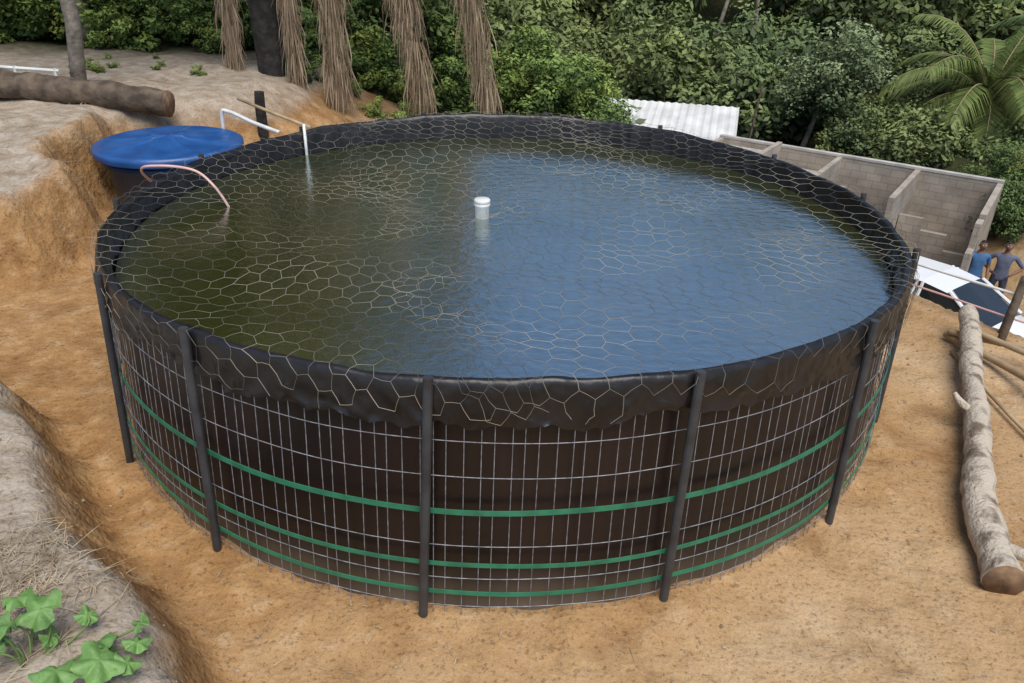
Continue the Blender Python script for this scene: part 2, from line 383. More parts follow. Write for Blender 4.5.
g.obj('fallen_log',[M['bark'],M['cutwood']],None,True)
g=log([(-7.2,10.0,1.02),(-6.2,9.85,.98),(-5.2,9.75,.93),(-4.15,9.62,.86)],(.19,.15)); g.obj('fallen_log',[M['darkwood'],M['cutwood']],None,True)
g=Geo()
for P,r in (([(3.42,5.6,.05),(3.60,5.0,.08),(3.62,4.3,.2),(3.72,3.9,.3)],.028),([(3.5,5.5,.16),(3.78,4.8,.22),(3.95,4.2,.35)],.024),([(3.4,5.55,.1),(3.75,5.2,.16),(4.3,4.7,.3)],.024),([(3.35,5.35,.03),(3.3,4.2,.04),(3.4,3.4,.03)],.013)):
    g.tube(bez(P,5),r,8)
g.obj('wooden_poles',M['pole'],None,True)
fence=empty('rail_fence')
g=Geo()
g.tube(bez([(3.1,6.95,.30),(3.5,6.4,.31),(4.05,5.7,.33),(4.9,4.7,.36)],6),.012,8); g.obj('top_rail',M['white'],fence,True)
g=Geo(); g.tube(bez([(3.1,6.9,.10),(3.55,6.3,.13),(4.05,5.65,.14),(4.9,4.65,.16)],6),.009,8); g.obj('lower_rail',M['pink'],fence,True)
g=Geo()
for x,y,h in ((3.82,5.55,.5),(3.95,5.75,.46),(3.02,6.95,.45),(4.85,4.68,.6)):
    z=ground_h(x,y)-.15; g.tube([(x,y,z),(x+.02,y,z+h*.6),(x+.06,y+.03,.02+h)],[.032,.03,.028],8)
g.obj('fence_posts',M['darkwood'],fence,True)
# ---------------------------------------------------------------- block house
m,nt,b=new_mat('concrete_block'); L=nt.links.new; tc=nd(nt,'ShaderNodeTexCoord'); sx=nd(nt,'ShaderNodeSeparateXYZ'); L(tc.outputs['Object'],sx.inputs[0])
ad=nd(nt,'ShaderNodeMath',operation='ADD'); L(sx.outputs[0],ad.inputs[0]); L(sx.outputs[1],ad.inputs[1])
cb=nd(nt,'ShaderNodeCombineXYZ'); L(ad.outputs[0],cb.inputs[0]); L(sx.outputs[2],cb.inputs[1])
bk=nd(nt,'ShaderNodeTexBrick',Scale=1.0); bk.inputs['Color1'].default_value=(.43,.38,.32,1);bk.inputs['Color2'].default_value=(.36,.32,.275,1);bk.inputs['Mortar'].default_value=(.29,.265,.23,1)
bk.inputs['Brick Width'].default_value=.4;bk.inputs['Row Height'].default_value=.2;bk.inputs['Mortar Size'].default_value=.012; L(cb.outputs[0],bk.inputs['Vector'])
n1=nz(1.5,4); c=mix(.8,bk.outputs['Color'],ramp(n1.outputs['Fac'],[(.3,(.6,.56,.52)),(.7,(1.15,1.12,1.08))]),'MULTIPLY'); L(c,b.inputs['Base Color']); b.inputs['Roughness'].default_value=.9
MB=m
M['plaster']=mat('pale_cement',(.50,.47,.43),(.32,.30,.27),scale=2,rough=.9)
house=empty('block_house',(6.56,23.5,-5.4),math.atan2(-.565,.825))
g=Geo(); T=.14;h=2.7
def wall(x0,y0,x1,y1,hh,z0=0):
    if abs(x1-x0)>abs(y1-y0): g.box(((x0+x1)/2,y0,z0+hh/2),(abs(x1-x0),T,hh))
    else: g.box((x0,(y0+y1)/2,z0+hh/2),(T-.006,abs(y1-y0)-T-.004,hh-.003))
wall(-.6,0,6.9,0,h)
wall(-.6,-3.2,1.27,-3.2,h-.25); wall(1.35,-3.2,3.2,-3.2,2.2); wall(3.2,-3.2,4.3,-3.2,1.6); wall(5.1,-3.2,6.9,-3.2,1.0)
for x,hh in ((-.53,h),(1.2,h+.15),(2.9,h),(4.9,h),(6.83,h)): wall(x,0,x,-3.2,hh)
for i,(w_,hh) in enumerate(((.5,2.3),(.45,2.0),(.4,1.7))): g.box((2.97+.02+sum((.5,.45,.4)[:i])+w_/2,-1.5,hh/2),(w_-.002,T,hh))
for i,(w_,hh) in enumerate(((.55,2.0),(.6,1.7),(.6,1.3))): g.box((4.97+.02+sum((.55,.6,.6)[:i])+w_/2,-1.9,hh/2),(w_-.002,T,hh))
for i in range(4): g.box((6.83,-3.2-.45-i*.4,.5+(3-i)*.28),(T-.01,.4,1.0+(3-i)*.56))
for i in range(3): g.box((4.9,-3.2-.35-i*.4,.5+(2-i)*.22),(T-.01,.4,1.0+(2-i)*.44))
wall(3.0,-5.0,6.76,-5.0,1.2)
g.obj('block_walls',MB,house)
g=Geo()
g.box((3.15,0,h+.033),(7.5,T+.03,.06)); g.box((.335,-1.6,h-.2),(1.55,3.0,.08)); g.box((2.05,-1.5,h-.5),(1.5,2.7,.06)); g.obj('roof_slab',M['plaster'],house)
M['whiteroof']=mat('white_sheet_roof',(.72,.72,.70),(.55,.55,.53),scale=1.5,rough=.6)
shed=empty('white_roof_shed',(4.5,27.3,-5.65),-.25); g=Geo()
n=70;Vv=[];Ff=[]
for k,(y,z) in enumerate(((-2.9,2.4),(1.0,3.08),(2.4,2.7))):
    for i in range(n+1):
        Vv.append((-2.85+5.7*i/n,y,z+.02*math.sin(i*1.9)))
for k in range(2):
    for i in range(n): Ff.append((k*(n+1)+i,k*(n+1)+i+1,(k+1)*(n+1)+i+1,(k+1)*(n+1)+i))
g.add(Vv,Ff,0); g.obj('roof',M['whiteroof'],shed)
g=Geo()
g.box((0,-2.2,1.13),(4.8,.14,2.26)); g.box((0,2.0,1.25),(4.8,.14,2.5)); g.box((-2.33,-.1,1.15),(.14,4.0,2.26)); g.box((2.33,-.1,1.15),(.14,4.0,2.26)); g.obj('walls',M['plaster'],shed)
# ---------------------------------------------------------------- car
M['carpaint']=mat('white_car_paint',(.78,.79,.80),(.74,.75,.76),scale=1,rough=.22)
M['glass']=mat('dark_glass',(.02,.025,.03),(.015,.02,.022),scale=1,rough=.06,spec=.8)
M['rubber']=mat('tyre_rubber',(.02,.02,.02),rough=.8); M['chrome']=mat('wheel_metal',(.5,.5,.52),rough=.3,metal=.9); M['lamp']=mat('lamp_red',(.5,.02,.02),rough=.3); M['headl']=mat('headlamp_glass',(.7,.7,.7),rough=.15)
CX,CY=9.0,15.0
car=empty('parked_car',(CX,CY,ground_h(CX,CY)+.02),-.95)
g=Geo()
st=[(-1.95,.70,.45,.62,.78),(-1.88,.80,.30,.62,.95),(-1.5,.85,.22,.62,.98),(-.6,.87,.2,.62,.97),(.4,.87,.2,.62,.95),(.95,.86,.2,.60,.92),(1.55,.82,.22,.58,.82),(1.85,.74,.28,.52,.70),(1.95,.62,.4,.5,.58)]
Vv=[];Ff=[]
for x,w,zb,zm,zt in st:
    for yy,zz in ((0,zb),(w*.85,zb),(w*.98,zb+.12),(w,zm),(w*.97,(zm+zt)/2+.05),(w*.88,zt),(w*.45,zt+.03),(0,zt+.04)): Vv.append((x,yy,zz))
    for yy,zz in ((w*.45,zt+.03),(w*.88,zt),(w*.97,(zm+zt)/2+.05),(w,zm),(w*.98,zb+.12),(w*.85,zb)): Vv.append((x,-yy,zz))
k=14
for i in range(len(st)-1):
    for j in range(k): Ff.append((i*k+j,i*k+(j+1)%k,(i+1)*k+(j+1)%k,(i+1)*k+j))
Ff+= [tuple(range(k)),tuple((len(st)-1)*k+j for j in range(k))[::-1]]
g.add(Vv,Ff); o=g.obj('body_shell',M['carpaint'],car,True)
g=Geo()
cab=[(-1.82,.70,.98,.98),(-1.55,.66,.95,1.38),(-1.2,.64,.95,1.46),(-.3,.63,.94,1.49),(.25,.62,.93,1.43),(1.1,.70,.90,.92)]
Vv=[];Ff=[]
for x,w,z0,z1 in cab:
    for yy,zz in ((.80,z0),(w+.02*(z1>1),max(z0,z1-.06)),(w-.08,z1),(0,z1+.02),(-(w-.08),z1),(-w-.02*(z1>1),max(z0,z1-.06)),(-.80,z0)): Vv.append((x,yy,zz))
for i in range(len(cab)-1):
    for j in range(6): Ff.append((i*7+j,i*7+j+1,(i+1)*7+j+1,(i+1)*7+j))
g.add(Vv,Ff,0)
for fi,f in enumerate(Ff):
    i,j=divmod(fi,6)
    g.M[fi]=1 if (1<=j<=4 and 1<=i<=3) else 0
for s in (-1,1):
    for (i,j) in ((0,1),(1,1),(3,3),(4,5)):
        a=Vector((cab[i][0],s*.80,cab[i][2])); q=cab[j]; b_=Vector((q[0],s*(q[1]+.025),q[3]-.05))
        if j==5: a=Vector((1.1,s*.78,.92)); b_=Vector((.25,s*.63,1.41))
        g.tube([a,b_],.035,6,1)
    g.tube([(-.45,s*.81,.95),(-.4,s*.66,1.45)],.03,6,1)
g.obj('cabin',[M['glass'],M['carpaint']],car)
g=Geo()
for x in (-1.2,1.25):
    for s in (-1,1):
        g2=Geo(); g2.lathe([(.18,-.1),(.29,-.1),(.31,-.07),(.31,.07),(.29,.1),(.18,.1)],28,m=0); g2.lathe([(0,.07),(.06,.085),(.17,.07),(.19,.1)],28,m=1)
        Rm=Matrix.Rotation(-s*pi/2,3,'X'); g2.V=[tuple(Rm@Vector(v)+Vector((x,s*.78,.31))) for v in g2.V]
        b0=len(g.V); g.V+=g2.V; g.F+=[tuple(q+b0 for q in f) for f in g2.F]; g.M+=g2.M
g.obj('wheels',[M['rubber'],M['chrome']],car,True)
g=Geo()
for s in (-1,1):
    g.box((1.83,s*.58,.62),(.2,.28,.12),s*-.35,0); g.box((-1.87,s*.68,.82),(.12,.16,.3),0,1); g.box((.85,s*.93,1.0),(.12,.16,.11),0,2)
g.box((1.93,0,.45),(.06,.9,.14),0,3)
g.obj('lamps_and_mirrors',[M['headl'],M['lamp'],M['carpaint'],M['rubber']],car)
# ---------------------------------------------------------------- people
M['skin']=mat('skin',(.20,.10,.06),(.17,.085,.05),rough=.55); M['hair']=mat('hair',(.012,.010,.009),rough=.8)
M['jeans']=mat('trousers',(.05,.06,.09),(.03,.035,.06),scale=20,rough=.9); M['shoe']=mat('shoes',(.03,.03,.03),rough=.6); M['eye']=mat('eye_white',(.7,.7,.7),rough=.3)
def person(loc,rz,shirt,pose):
    e=empty('man_standing',loc,rz)
    J={'pel':(0,0,.94),'sp':(0,0,1.10),'ch':(0,-.01,1.30),'nk':(0,0,1.46),'hd':(0,-.01,1.56)}
    Rr={'pel':.15,'sp':.135,'ch':.155,'nk':.058,'hd':.055}
    E=[('pel','sp'),('sp','ch'),('ch','nk'),('nk','hd')]
    for s,k in ((-1,'L'),(1,'R')):
        J['sh'+k]=(s*.19,0,1.40);Rr['sh'+k]=.062
        if pose=='hips': el=(s*.40,.08,1.14); wr=(s*.21,-.08,1.02); hd=(s*.165,-.12,1.0)
        else: el=(s*.25,.03,1.12); wr=(s*.23,-.12,.90); hd=(s*.22,-.15,.82)
        J['el'+k]=el;Rr['el'+k]=.043;J['wr'+k]=wr;Rr['wr'+k]=.030;J['ha'+k]=hd;Rr['ha'+k]=.034
        J['hip'+k]=(s*.10,0,.88);Rr['hip'+k]=.10;J['kn'+k]=(s*.12,-.02,.50);Rr['kn'+k]=.065;J['an'+k]=(s*.13,.02,.09);Rr['an'+k]=.042
        J['to'+k]=(s*.15,-.16,.04);Rr['to'+k]=.038
        E+=[('ch','sh'+k),('sh'+k,'el'+k),('el'+k,'wr'+k),('wr'+k,'ha'+k),('pel','hip'+k),('hip'+k,'kn'+k),('kn'+k,'an'+k),('an'+k,'to'+k)]
        h=Vector(hd);w_=Vector(wr); d=(h-w_).normalized(); side=d.cross(Vector((s,0,0))).normalized()
        for f in range(4):
            off=side*(f-1.5)*.02; L_=(.07,.08,.075,.06)[f]; a='f%d%s'%(f,k)
            J[a+'a']=tuple(h+off+d*.03);J[a+'b']=tuple(h+off+d*(.03+L_*.5)+Vector((-s*.008,0,-.005)));J[a+'c']=tuple(h+off*1.1+d*(.03+L_*.9)+Vector((-s*.02,0,-.015)))
            for q in 'abc': Rr[a+q]=.0085
            E+=[('ha'+k,a+'a'),(a+'a',a+'b'),(a+'b',a+'c')]
        J['t'+k]=tuple(h-side*.045+d*.0);J['u'+k]=tuple(h-side*.06+d*.035);Rr['t'+k]=.01;Rr['u'+k]=.009
        E+=[('wr'+k,'t'+k),('t'+k,'u'+k)]
    names=list(J); idx={q:i for i,q in enumerate(names)}
    me=bpy.data.meshes.new('body'); me.from_pydata([J[q] for q in names],[(idx[a],idx[b_]) for a,b_ in E],[])
    o=bpy.data.objects.new('body',me); link(o)
    md=o.modifiers.new('s','SKIN'); md.use_smooth_shade=True
    for i,q in enumerate(names):
        sv=me.skin_vertices[0].data[i]; r=Rr[q]; sv.radius=(r,r) if q not in('pel','sp','ch') else (r,r*.72); sv.use_root=(q=='pel')
    o.modifiers.new('ss','SUBSURF').levels=1
    dg=bpy.context.evaluated_depsgraph_get(); me2=bpy.data.meshes.new_from_object(o.evaluated_get(dg))
    bpy.data.objects.remove(o)
    me2.materials.clear()
    for q in (shirt,M['skin'],M['jeans'],M['shoe']): me2.materials.append(q)
    def kind(a,b_,t):
        if a in('pel',) and b_=='sp': return 0
        if a=='ch' and b_=='nk': return 0 if t<.75 else 1
        if b_ in('ch','sp') or b_[:2]=='sh': return 0
        if b_[:2]=='el': return 0 if t<.75 else 1
        if b_[:2] in('hi','kn','an') and b_!='hd': return 2
        if b_[:2]=='to': return 3
        return 1
    for p in me2.polygons:
        c_=p.center; best=9
        for a,b_ in E:
            A=Vector(J[a]);B=Vector(J[b_]); t=max(0,min(1,(c_-A).dot(B-A)/(B-A).length_squared)); d=(A.lerp(B,t)-c_).length/max(.03,(Rr[a]*(1-t)+Rr[b_]*t))
            if d<best: best=d;p.material_index=kind(a,b_,t)
        if .88<c_.z<1.0 and abs(c_.x)<.16: p.material_index=0
        p.use_smooth=True
    o=bpy.data.objects.new('body',me2); link(o,e)
    bm=bmesh.new(); bmesh.ops.create_uvsphere(bm,u_segments=28,v_segments=20,radius=1)
    for v in bm.verts:
        x,y,z=v.co; w=.076*(1-.18*max(0,-z)); v.co=Vector((x*w,y*.092,z*.118))
        if y<-.7 and abs(x)<.16 and -.35<z<.05: v.co.y-=.022*(1-abs(x)/.16)
        if y<-.8 and .02<z<.3 and .2<abs(x)<.6: v.co.y+=.008
        if z<-.6 and y<0: v.co.y-=.012
    hm=bpy.data.meshes.new('head'); bm.to_mesh(hm); bm.free(); hm.materials.append(M['skin']); hm.materials.append(M['hair'])
    for p in hm.polygons:
        p.use_smooth=True; c_=p.center
        if c_.z>.065 and c_.y<0 or (c_.y>.0 and c_.z>-.03): p.material_index=1
    link(bpy.data.objects.new('head',hm),e).location=(0,-.015,1.625)
    g=Geo()
    for s in(-1,1):
        g.lathe([(0,-.011),(.008,-.008),(.011,0),(.008,.008),(0,.011)],10,(s*.03,-.098,1.64),0)
        g.lathe([(0,-.03),(.012,-.02),(.016,0),(.012,.022),(0,.03)],10,(s*.078,-.005,1.62),1)
    g.box((0,-.108,1.572),(.045,.008,.008),0,2); g.obj('eyes_ears_mouth',[M['eye'],M['skin'],M['hair']],e,True)
    return e
M['shirt1']=mat('blue_shirt',(.05,.14,.30),(.04,.11,.24),scale=9,rough=.9); M['shirt2']=mat('greyblue_shirt',(.12,.14,.20),(.09,.105,.16),scale=9,rough=.9)
for (x,y,r_,s_,p_) in ((10.35,16.6,-.2,M['shirt1'],'rest'),(10.9,16.55,-.5,M['shirt2'],'hips')): person((x,y,ground_h(x,y)+.01),r_,s_,p_)
# ---------------------------------------------------------------- vegetation
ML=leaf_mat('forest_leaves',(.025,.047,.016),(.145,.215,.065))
MF=leaf_mat('hazed_forest_leaves',(.045,.068,.032),(.20,.265,.10),alt=(1.4,1.2,.9),hue=.7)  # distance haze painted into the leaf colour: paler and bluer than the near leaves
ML2=leaf_mat('bright_leaves',(.04,.075,.018),(.23,.34,.09))
ML3=leaf_mat('pale_leaves',(.07,.10,.045),(.30,.37,.19),alt=(1.1,1.05,1))
def leaves(name,C,Nn,size,shade,mt,aspect=.5):
    k=len(C); Nn=Nn/np.linalg.norm(Nn,axis=1)[:,None]
    t=rng.normal(size=(k,3)); t-= (t*Nn).sum(1)[:,None]*Nn; t/=np.linalg.norm(t,axis=1)[:,None]; b_=np.cross(Nn,t)
    s=size*(.6+.8*rng.random(k))[:,None]
    P=np.stack([C-t*s,C-b_*s*aspect-Nn*s*.15,C+t*s,C+b_*s*aspect-Nn*s*.15],1).reshape(-1,3)
    me=bpy.data.meshes.new(name); me.vertices.add(k*4); me.vertices.foreach_set('co',P.astype(np.float32).ravel())
    me.loops.add(k*4); me.loops.foreach_set('vertex_index',np.arange(k*4,dtype=np.int32)); me.polygons.add(k); me.polygons.foreach_set('loop_start',np.arange(0,k*4,4,dtype=np.int32))
    me.update(); me.validate()
    a=me.attributes.new('shade','FLOAT','POINT'); a.data.foreach_set('value',np.repeat(np.clip(shade,0,1),4).astype(np.float32))
    me.materials.append(mt); return me
def crown(name,R,n,leaf,mt,nc=34,flat=.8,low=-.6):
    cs=rng.normal(size=(nc,3)); cs/=np.linalg.norm(cs,axis=1)[:,None]; cs*=(rng.random((nc,1))**.45)*R*.85; cs[:,2]*=flat
    cs=cs[cs[:,2]>low*R]; nc=len(cs)
    ci=rng.integers(0,nc,n); off=rng.normal(size=(n,3)); off/=np.linalg.norm(off,axis=1)[:,None]
    rad=(R*.30*(.6+.7*rng.random(nc)))[ci][:,None]; C=cs[ci]+off*rad*(rng.random((n,1))**.33)*np.array([1,1,.75])
    Nn=off*.7+np.array([0,0,.7])+rng.normal(size=(n,3))*.45
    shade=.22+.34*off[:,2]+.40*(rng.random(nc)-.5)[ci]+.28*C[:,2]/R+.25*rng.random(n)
    return leaves(name,C,Nn,leaf,shade,mt)
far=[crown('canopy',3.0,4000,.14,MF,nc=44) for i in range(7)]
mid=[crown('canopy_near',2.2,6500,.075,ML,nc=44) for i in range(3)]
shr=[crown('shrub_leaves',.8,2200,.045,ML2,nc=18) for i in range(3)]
forest=empty('forest')
def inst(me,loc,s,parent,name=None,sz=None):
    o=bpy.data.objects.new(name or me.name,me); o.location=loc; o.rotation_euler=(random.uniform(-.2,.2),random.uniform(-.2,.2),random.uniform(0,6.28)); o.scale=(s,s,s*(sz or 1)); return link(o,parent)
cnt=0
y=34.0
while y<92:
    stp=3.5+(y-34)*.09
    x=-y*.68-2
    while x<y*.74+5:
        xx=x+random.uniform(-1.4,1.4); yy=y+random.uniform(-1.3,1.3)
        s=random.uniform(.6,1.4)*(1+(y-34)*.014)
        inst(random.choice(far),(xx,yy,ground_h(xx,yy)+random.uniform(.8,5.2)*(.6 if y<38 else 1)),s,forest,sz=random.uniform(.8,1.4)); cnt+=1
        x+=stp*1.2
    y+=stp
y=15.8
while y<34:
    x=-y*.68-1
    while x<1.5:
        xx=x+random.uniform(-.8,.8); yy=y+random.uniform(-.8,.8)
        if not(xx>-2 and y<22):
            inst(random.choice(mid if y<23 else far),(xx,yy,ground_h(xx,yy)+random.uniform(.6,4.5)),random.uniform(.7,1.2),forest); cnt+=1
        x+=2.9
    y+=2.7
for i in range(20):
    yy=random.uniform(14.5,22); xx=random.uniform(-15,-.26*yy-.6); inst(random.choice(mid+far[:2]),(xx,yy,random.uniform(5.2,9.5)),random.uniform(.9,1.3),forest)
for i in range(34):
    xx=random.uniform(-3,9); yy=random.uniform(31.5,37); inst(random.choice(far),(xx,yy,ground_h(xx,yy)+random.uniform(.8,3)),random.uniform(.5,1.0),forest)
for i in range(14):
    xx=random.uniform(-3,1.6); yy=random.uniform(17,27); inst(random.choice(mid),(xx,yy,random.uniform(-4.5,-1.6)),random.uniform(.7,1.0),forest)
for i in range(34):
    xx=random.uniform(10.5,26); yy=random.uniform(25.5,35); inst(random.choice(far),(xx,yy,-5+random.uniform(.4,2.0)),random.uniform(.35,.7),forest)
for i in range(12):
    xx=random.uniform(12.6,16); yy=random.uniform(19.5,23); inst(random.choice(mid),(xx,yy,ground_h(xx,yy)+random.uniform(.3,.9)),random.uniform(.3,.5),forest)
g=Geo()
for i in range(14):
    yy=random.uniform(36,50); xx=random.uniform(-.1,.62)*yy; z0=ground_h(xx,yy); a=random.uniform(-1.2,1.2); hh=random.uniform(4,7)
    g.tube([(xx,yy,z0),(xx+a*.6,yy-.5,z0+hh*.5),(xx+a*1.1,yy-1.2,z0+hh)],[.12,.09,.05],6)
g.obj('stems',M['trunk2'],forest,True)
under=empty('undergrowth')
for i in range(110):
    xx=random.uniform(-13,-1.8); yy=13.8+abs(random.gauss(0,1.3)); zz=max(ground_h(xx,yy),-.3) if xx<-3 else random.uniform(-.8,.1)
    inst(random.choice(shr),(xx,yy,zz+random.uniform(.1,.9)),random.uniform(.5,1.1),under)
for i in range(26):
    xx=random.uniform(-3,1.6); yy=random.uniform(15,19); inst(random.choice(shr),(xx,yy,random.uniform(-1.4,.6)),random.uniform(.6,1.2),under)
for i in range(12):
    xx=random.uniform(-6.5,-4.2); yy=random.uniform(11.5,13); inst(random.choice(shr),(xx,yy,ground_h(xx,yy)+.03),random.uniform(.08,.2),under)
for i in range(12):
    xx=random.uniform(-3.6,-1.2); yy=random.uniform(12.4,13.2); inst(random.choice(shr),(xx,yy,ground_h(xx,yy)+.1),random.uniform(.25,.5),under)
def tree(name,base,top,r0,r1,crownm=None,cs=1,nb=5,mt=None,cz=0,spread=.8):
    e=empty(name,base); d=Vector(top)-Vector(base); g=Geo()
    P=[Vector((0,0,-.3))]+[d*t+Vector((.12*math.sin(t*5+base[0]),.1*math.cos(t*4),0)) for t in (.15,.35,.55,.75,1)]
    g.tube(P,[r0+(r1-r0)*i/5 for i in range(6)],10)
    for i in range(nb):
        t=.55+.09*i; s=d*t; a=i*2.4; q=Vector((math.cos(a),math.sin(a),.7))*spread
        g.tube([s,s+q*.5,s+q],[r1*.8,r1*.5,r1*.2],6)
    g.obj('trunk',mt or M['trunk2'],e,True)
    if crownm:
        for i in range(3): inst(crownm,d+Vector((random.uniform(-.5,.5)*cs,random.uniform(-.5,.5)*cs,cz+.3*i*cs)),cs*random.uniform(.6,.9),e,'crown')
    return e
tree('forest_tree',(-5.85,10.8,.75),(-5.95,10.9,6.5),.10,.065,mid[0],.8)
tree('forest_tree',(-7.2,14.0,.8),(-7.4,14.2,9),.13,.10,mid[1],1.2)
tree('forest_tree',(-10.3,16,.8),(-10.3,16.4,9),.12,.09,mid[2],1.2)
pal=crown('pale_crown',1.6,4200,.07,ML3,nc=40,flat=1.0)
tree('pale_green_tree',(10.8,30,-5.4),(11.0,30,-1.5),.14,.05,pal,1.3,nb=6,cz=-.8)
br=crown('bright_crown',.8,2600,.05,ML2,nc=26,flat=1.2)
tree('leafy_shrub_tree',(8.0,31,-5.4),(8.0,31,-3.2),.08,.03,br,1.1,nb=4,cz=.1)
tree('leafy_shrub_tree',(1.0,20,-5.4),(1.0,20,-1.1),.07,.03,br,1.5,nb=6,cz=-.5)
tree('leafy_shrub_tree',(-1.6,16,-3.4),(-1.6,16,.3),.07,.03,br,1.1,nb=6,cz=-.2)
# palms
ML4=leaf_mat('palm_green',(.03,.06,.02),(.14,.21,.065)); MD=leaf_mat('dead_frond',(.18,.125,.08),(.50,.39,.27),alt=(.8,.75,.7),hue=.15)
def frond(Vs,Fs,Sh,P,ll,nl,droop,wid,hang=0):
    k=len(P)
    for i in range(nl):
        t=.06+.93*i/nl; f=t*(k-1); a=int(f); p=P[a].lerp(P[min(a+1,k-1)],f-a); tg=(P[min(a+1,k-1)]-P[max(a-1,0)] if a else P[1]-P[0]).normalized()
        sd=tg.cross(Vector((0,0,1)))
        if sd.length<.15: sd=Vector((math.cos(i*2.4),math.sin(i*2.4),0))
        sd.normalize(); L_=ll*(.45+.55*math.sin(pi*min(1,t*.9+.12)))*random.uniform(.75,1.15)
        if hang: L_=ll*random.uniform(.35,1.1)
        for s in(-1,1):
            if hang:
                a_=random.uniform(0,2*pi); o_=Vector((math.cos(a_),math.sin(a_)*.6,0)); d=o_*random.uniform(-.25,.40)+tg*.15+Vector((0,0,-.9)); d.normalize(); pp=p+o_*hang*random.random()**.5*(1 if a>4 else .3)*(1.15-.45*t)
            else: d=(sd*s*.8+tg*.55).normalized(); pp=p
            q1=pp+d*L_*.5; q2=pp+d*L_+Vector((0,0,-droop*L_)); q1.z-=droop*L_*.22
            if hang: q2+=o_*random.uniform(-.10,.05)
            w=tg*wid
            if hang: w=Vector((random.uniform(-1,1),random.uniform(-1,1),0)).normalized()*wid*random.uniform(.5,1.3)
            b=len(Vs); Vs+=[pp-w*.6,pp+w*.6,q1+w,q1-w,q2]; Fs+=[(b,b+1,b+2,b+3),(b+3,b+2,b+4)]; Sh+=[random.uniform(.05,.95)]*5
def fmesh(name,Vs,Fs,Sh,mt,parent):
    o=mesh(name,Vs,Fs,mt,parent); a=o.data.attributes.new('shade','FLOAT','POINT'); a.data.foreach_set('value',np.array(Sh,dtype=np.float32)); return o
def palm(name,base,ch,r,nf,L_,dead=(),lowel=0.,nl=70):
    e=empty(name,base); g=Geo(); P=[(0,0,-.4)]+[(.05*math.sin(k),.0,ch*k/8) for k in range(1,9)]
    g.tube(P,[r*1.1]+[r*(1+.12*(k%2)) for k in range(8)],12); g.obj('trunk',M['trunk'],e,True)
    Vs=[];Fs=[];Sh=[];g=Geo()
    for i in range(nf):
        a=i*2.399+.3; el=1.3-(1.3-lowel)*(i/nf)+random.uniform(-.1,.1); p=Vector((0,0,ch)); d=Vector((math.cos(a)*math.cos(el),math.sin(a)*math.cos(el),math.sin(el))); P=[p]
        for k in range(12):
            d=(d+Vector((0,0,-.135*(1+.04*k)))).normalized(); p=p+d*L_/12; P.append(p)
        g.tube(P,[.022*(1-k/13)+.004 for k in range(13)],5); frond(Vs,Fs,Sh,P,L_*.24,nl,.55,.018)
    g.obj('frond_stems',M['pole'],e,True); fmesh('fronds',Vs,Fs,Sh,ML4,e)
    if dead:
        Vs=[];Fs=[];Sh=[];g=Geo()
        for (dx,dy,xb,zb,wd) in dead:
            P=bez([(0,0,ch-.1),(dx*.5,dy*.5,ch+.45),(dx*.93,dy*.9,ch-.25),(dx,dy,ch*.62),(dx+xb*.5,dy,ch*.35),(dx+xb,dy,zb+.2)],6)
            g.tube(P,[.03*(1-.7*k/len(P)) for k in range(len(P))],5); frond(Vs,Fs,Sh,P,.60,1250,.02,.0065,hang=wd)
        g.obj('dead_stems',M['pole'],e,True); fmesh('dead_fronds',Vs,Fs,Sh,MD,e)
    return e
palm('palm_tree',(-3.72,12.3,-.1),5.4,.19,15,4.2,dead=[(-.42,-.1,-.06,.45,.17),(.42,-.15,.02,.4,.16),(1.02,-.2,.07,.4,.27),(1.85,-.1,.46,.4,.26),(2.80,0,.46,.4,.25)],lowel=.75)
palm('palm_tree',(16.3,28.5,-5),2.7,.22,30,4.2,nl=110,lowel=-.1)
palm('palm_tree',(20.5,31,-5),4.0,.2,24,4.0,nl=90,lowel=-.1)
# ---------------------------------------------------------------- ground litter
def scatter(name,n,fn,mt,kind):
    g=Geo()
    for i in range(n):
        x,y=fn(); z=ground_h(x,y)
        if math.hypot(x-cx,y-cy)<2.6: continue
        if kind=='stone':
            s=.003+.014*random.random()**4; V=[]
            for v in ((1,0,0),(-1,0,0),(0,1,0),(0,-1,0),(0,0,1),(0,0,-1)): V.append(Vector(v)*s*random.uniform(.6,1.2)+Vector((x,y,z+s*.3)))
            g.add(V,[(0,2,4),(2,1,4),(1,3,4),(3,0,4),(2,0,5),(1,2,5),(3,1,5),(0,3,5)])
        else:
            if seg_sd(x,y)<.06 and x<-1 and y<4.5 and kind>.55: continue
            L_=random.uniform(.05,.20)*kind; a=random.uniform(0,6.28); d=Vector((math.cos(a),math.sin(a),random.uniform(-.05,.12)))*L_; w=Vector((-math.sin(a),math.cos(a),.2))*.0018
            p=Vector((x,y,z+.004+.012*random.random())); q=p+d*.5+Vector((0,0,.015*random.random())); r_=p+d
            g.add([p-w,p+w,q+w,q-w,r_],[(0,1,2,3),(3,2,4)])
    return g.obj(name,mt)
M['stone']=mat('pebbles',(.40,.30,.2),(.22,.15,.09),scale=20,rough=.9); M['straw']=mat('straw',(.46,.37,.25),(.22,.16,.10),scale=9,rough=.9)
scatter('gravel',3000,lambda:(random.uniform(-4,4.2),random.uniform(1.6,7)),M['stone'],'stone')
scatter('dry_grass',1100,lambda:(random.gauss(-2.05,.24),random.gauss(2.3,.22)),M['straw'],1)
scatter('dry_grass',300,lambda:(random.uniform(-3.6,-1.3),random.uniform(1.7,4.2)),M['straw'],.6)
scatter('dry_grass',110,lambda:(random.uniform(-2.2,3),random.uniform(2.0,3.0)),M['straw'],.5)
scatter('dry_grass',420,lambda:(random.uniform(-6,-4),random.uniform(6.6,9.5)),M['straw'],1.0)
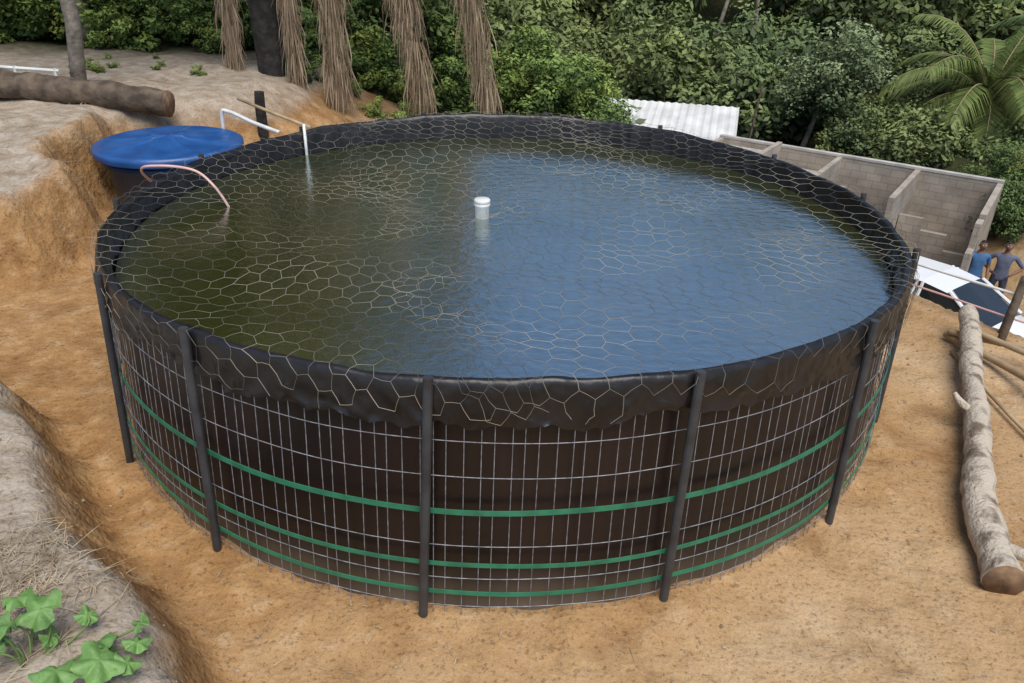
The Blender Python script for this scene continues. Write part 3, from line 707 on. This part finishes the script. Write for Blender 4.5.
MQ=mat('squash_leaf',(.16,.30,.08),(.09,.19,.045),scale=9,rough=.55,bump=.5,bscale=25); MQ2=mat('plant_stem',(.16,.25,.07),rough=.6)
sq=empty('squash_plant',(-1.5,1.95,.5)); g=Geo(); gs=Geo()
LV=[(-.17,.10,.14,.075,.3,0),(.12,-.08,.10,.08,.35,1.2),(.02,-.16,.14,.07,.4,2.5),(-.33,.20,.08,.065,.3,4),(-.28,-.02,.16,.07,.35,5),(.25,-.22,.06,.06,.4,.4),(-.05,.16,.05,.04,.3,1),(.0,-.3,.1,.08,.2,3),(.18,.05,.04,.045,.3,2),(.06,.02,.07,.06,.5,4)]
for i in range(9): LV.append((random.uniform(-.4,.25),random.uniform(-.25,.2),random.uniform(.02,.07),random.uniform(.025,.045),random.uniform(.1,.6),random.uniform(0,6)))
for (x,y,z,s,ti,az) in LV:
    n=40; Vv=[Vector((0,0,0))]
    for ring_ in(.5,1):
        for i in range(n):
            t=2*pi*i/n; rr=s*ring_*(1+.16*math.cos(5*t)+.05*math.cos(13*t))*(1-.55*max(0,math.cos(t))**14)
            Vv.append(Vector((rr*math.cos(t),rr*math.sin(t),-.25*s*ring_**2+.012*math.cos(5*t)*ring_)))
    Rm=Matrix.Rotation(az,3,'Z')@Matrix.Rotation(ti,3,'X'); Vv=[Rm@v+Vector((x,y,z)) for v in Vv]
    Ff=[(0,1+i,1+(i+1)%n) for i in range(n)]+[(1+i,1+n+i,1+n+(i+1)%n,1+(i+1)%n) for i in range(n)]
    g.add(Vv,Ff); gs.tube(bez([(x*.4-.1,y*.4,-.03),(x*.8,y*.8,z*.6),(x,y,z)],5),.004,6)
g.obj('leaves',MQ,sq,True); gs.obj('stems',MQ2,sq,True)
g=Geo(); g.tube([(2.55,24.5,-5.3),(2.57,24.5,-1.55)],.025,8,0); g.tube([(2.57,24.5,-1.6),(2.62,24.3,-1.5),(2.68,24.15,-1.6)],.015,6,0); g.lathe([(0,.06),(.05,.05),(.09,-.02),(.13,-.08),(0,-.09)],16,(2.68,24.15,-1.68),1)
g.obj('yard_lamp',[M['darkwood'],M['white']],None,True)
g=Geo(); g.tube([(7.4,26.0,-5.3),(7.7,26,-1.6)],.04,7); g.obj('wooden_pole',M['darkwood'])
# ---------------------------------------------------------------- camera / light
cam=bpy.data.cameras.new('camera'); co=bpy.data.objects.new('camera',cam); link(co); co.location=(0,0,2.8586)
cam.sensor_width=36; cam.lens=793.8/1024*36; cam.clip_end=1000; cam.clip_start=.05
co.rotation_euler=(Matrix.Rotation(pi/2-.4876,4,'X')@Matrix.Rotation(.0245,4,'Z')).to_euler()
sc.camera=co
w=bpy.data.worlds.new('World'); sc.world=w; w.use_nodes=True; nt=w.node_tree; bg=nt.nodes['Background']; sky=nt.nodes.new('ShaderNodeTexSky'); sky.sky_type='NISHITA'; sky.sun_disc=False
EL,AZ=math.radians(62),math.radians(165)
sky.dust_density=.6; sky.ozone_density=2.0
sky.sun_elevation=EL; sky.sun_rotation=AZ; nt.links.new(sky.outputs[0],bg.inputs[0]); bg.inputs[1].default_value=.15
sd=bpy.data.lights.new('sun','SUN'); sd.energy=3.8; sd.angle=math.radians(45); sd.color=(1,.94,.84); so=bpy.data.objects.new('sun',sd); link(so)
dv=Vector((math.sin(AZ)*math.cos(EL),math.cos(AZ)*math.cos(EL),math.sin(EL))); so.rotation_euler=dv.to_track_quat('Z','Y').to_euler()
sc.view_settings.view_transform='Standard'; sc.view_settings.look='None'; sc.view_settings.exposure=0
print('forest',cnt)
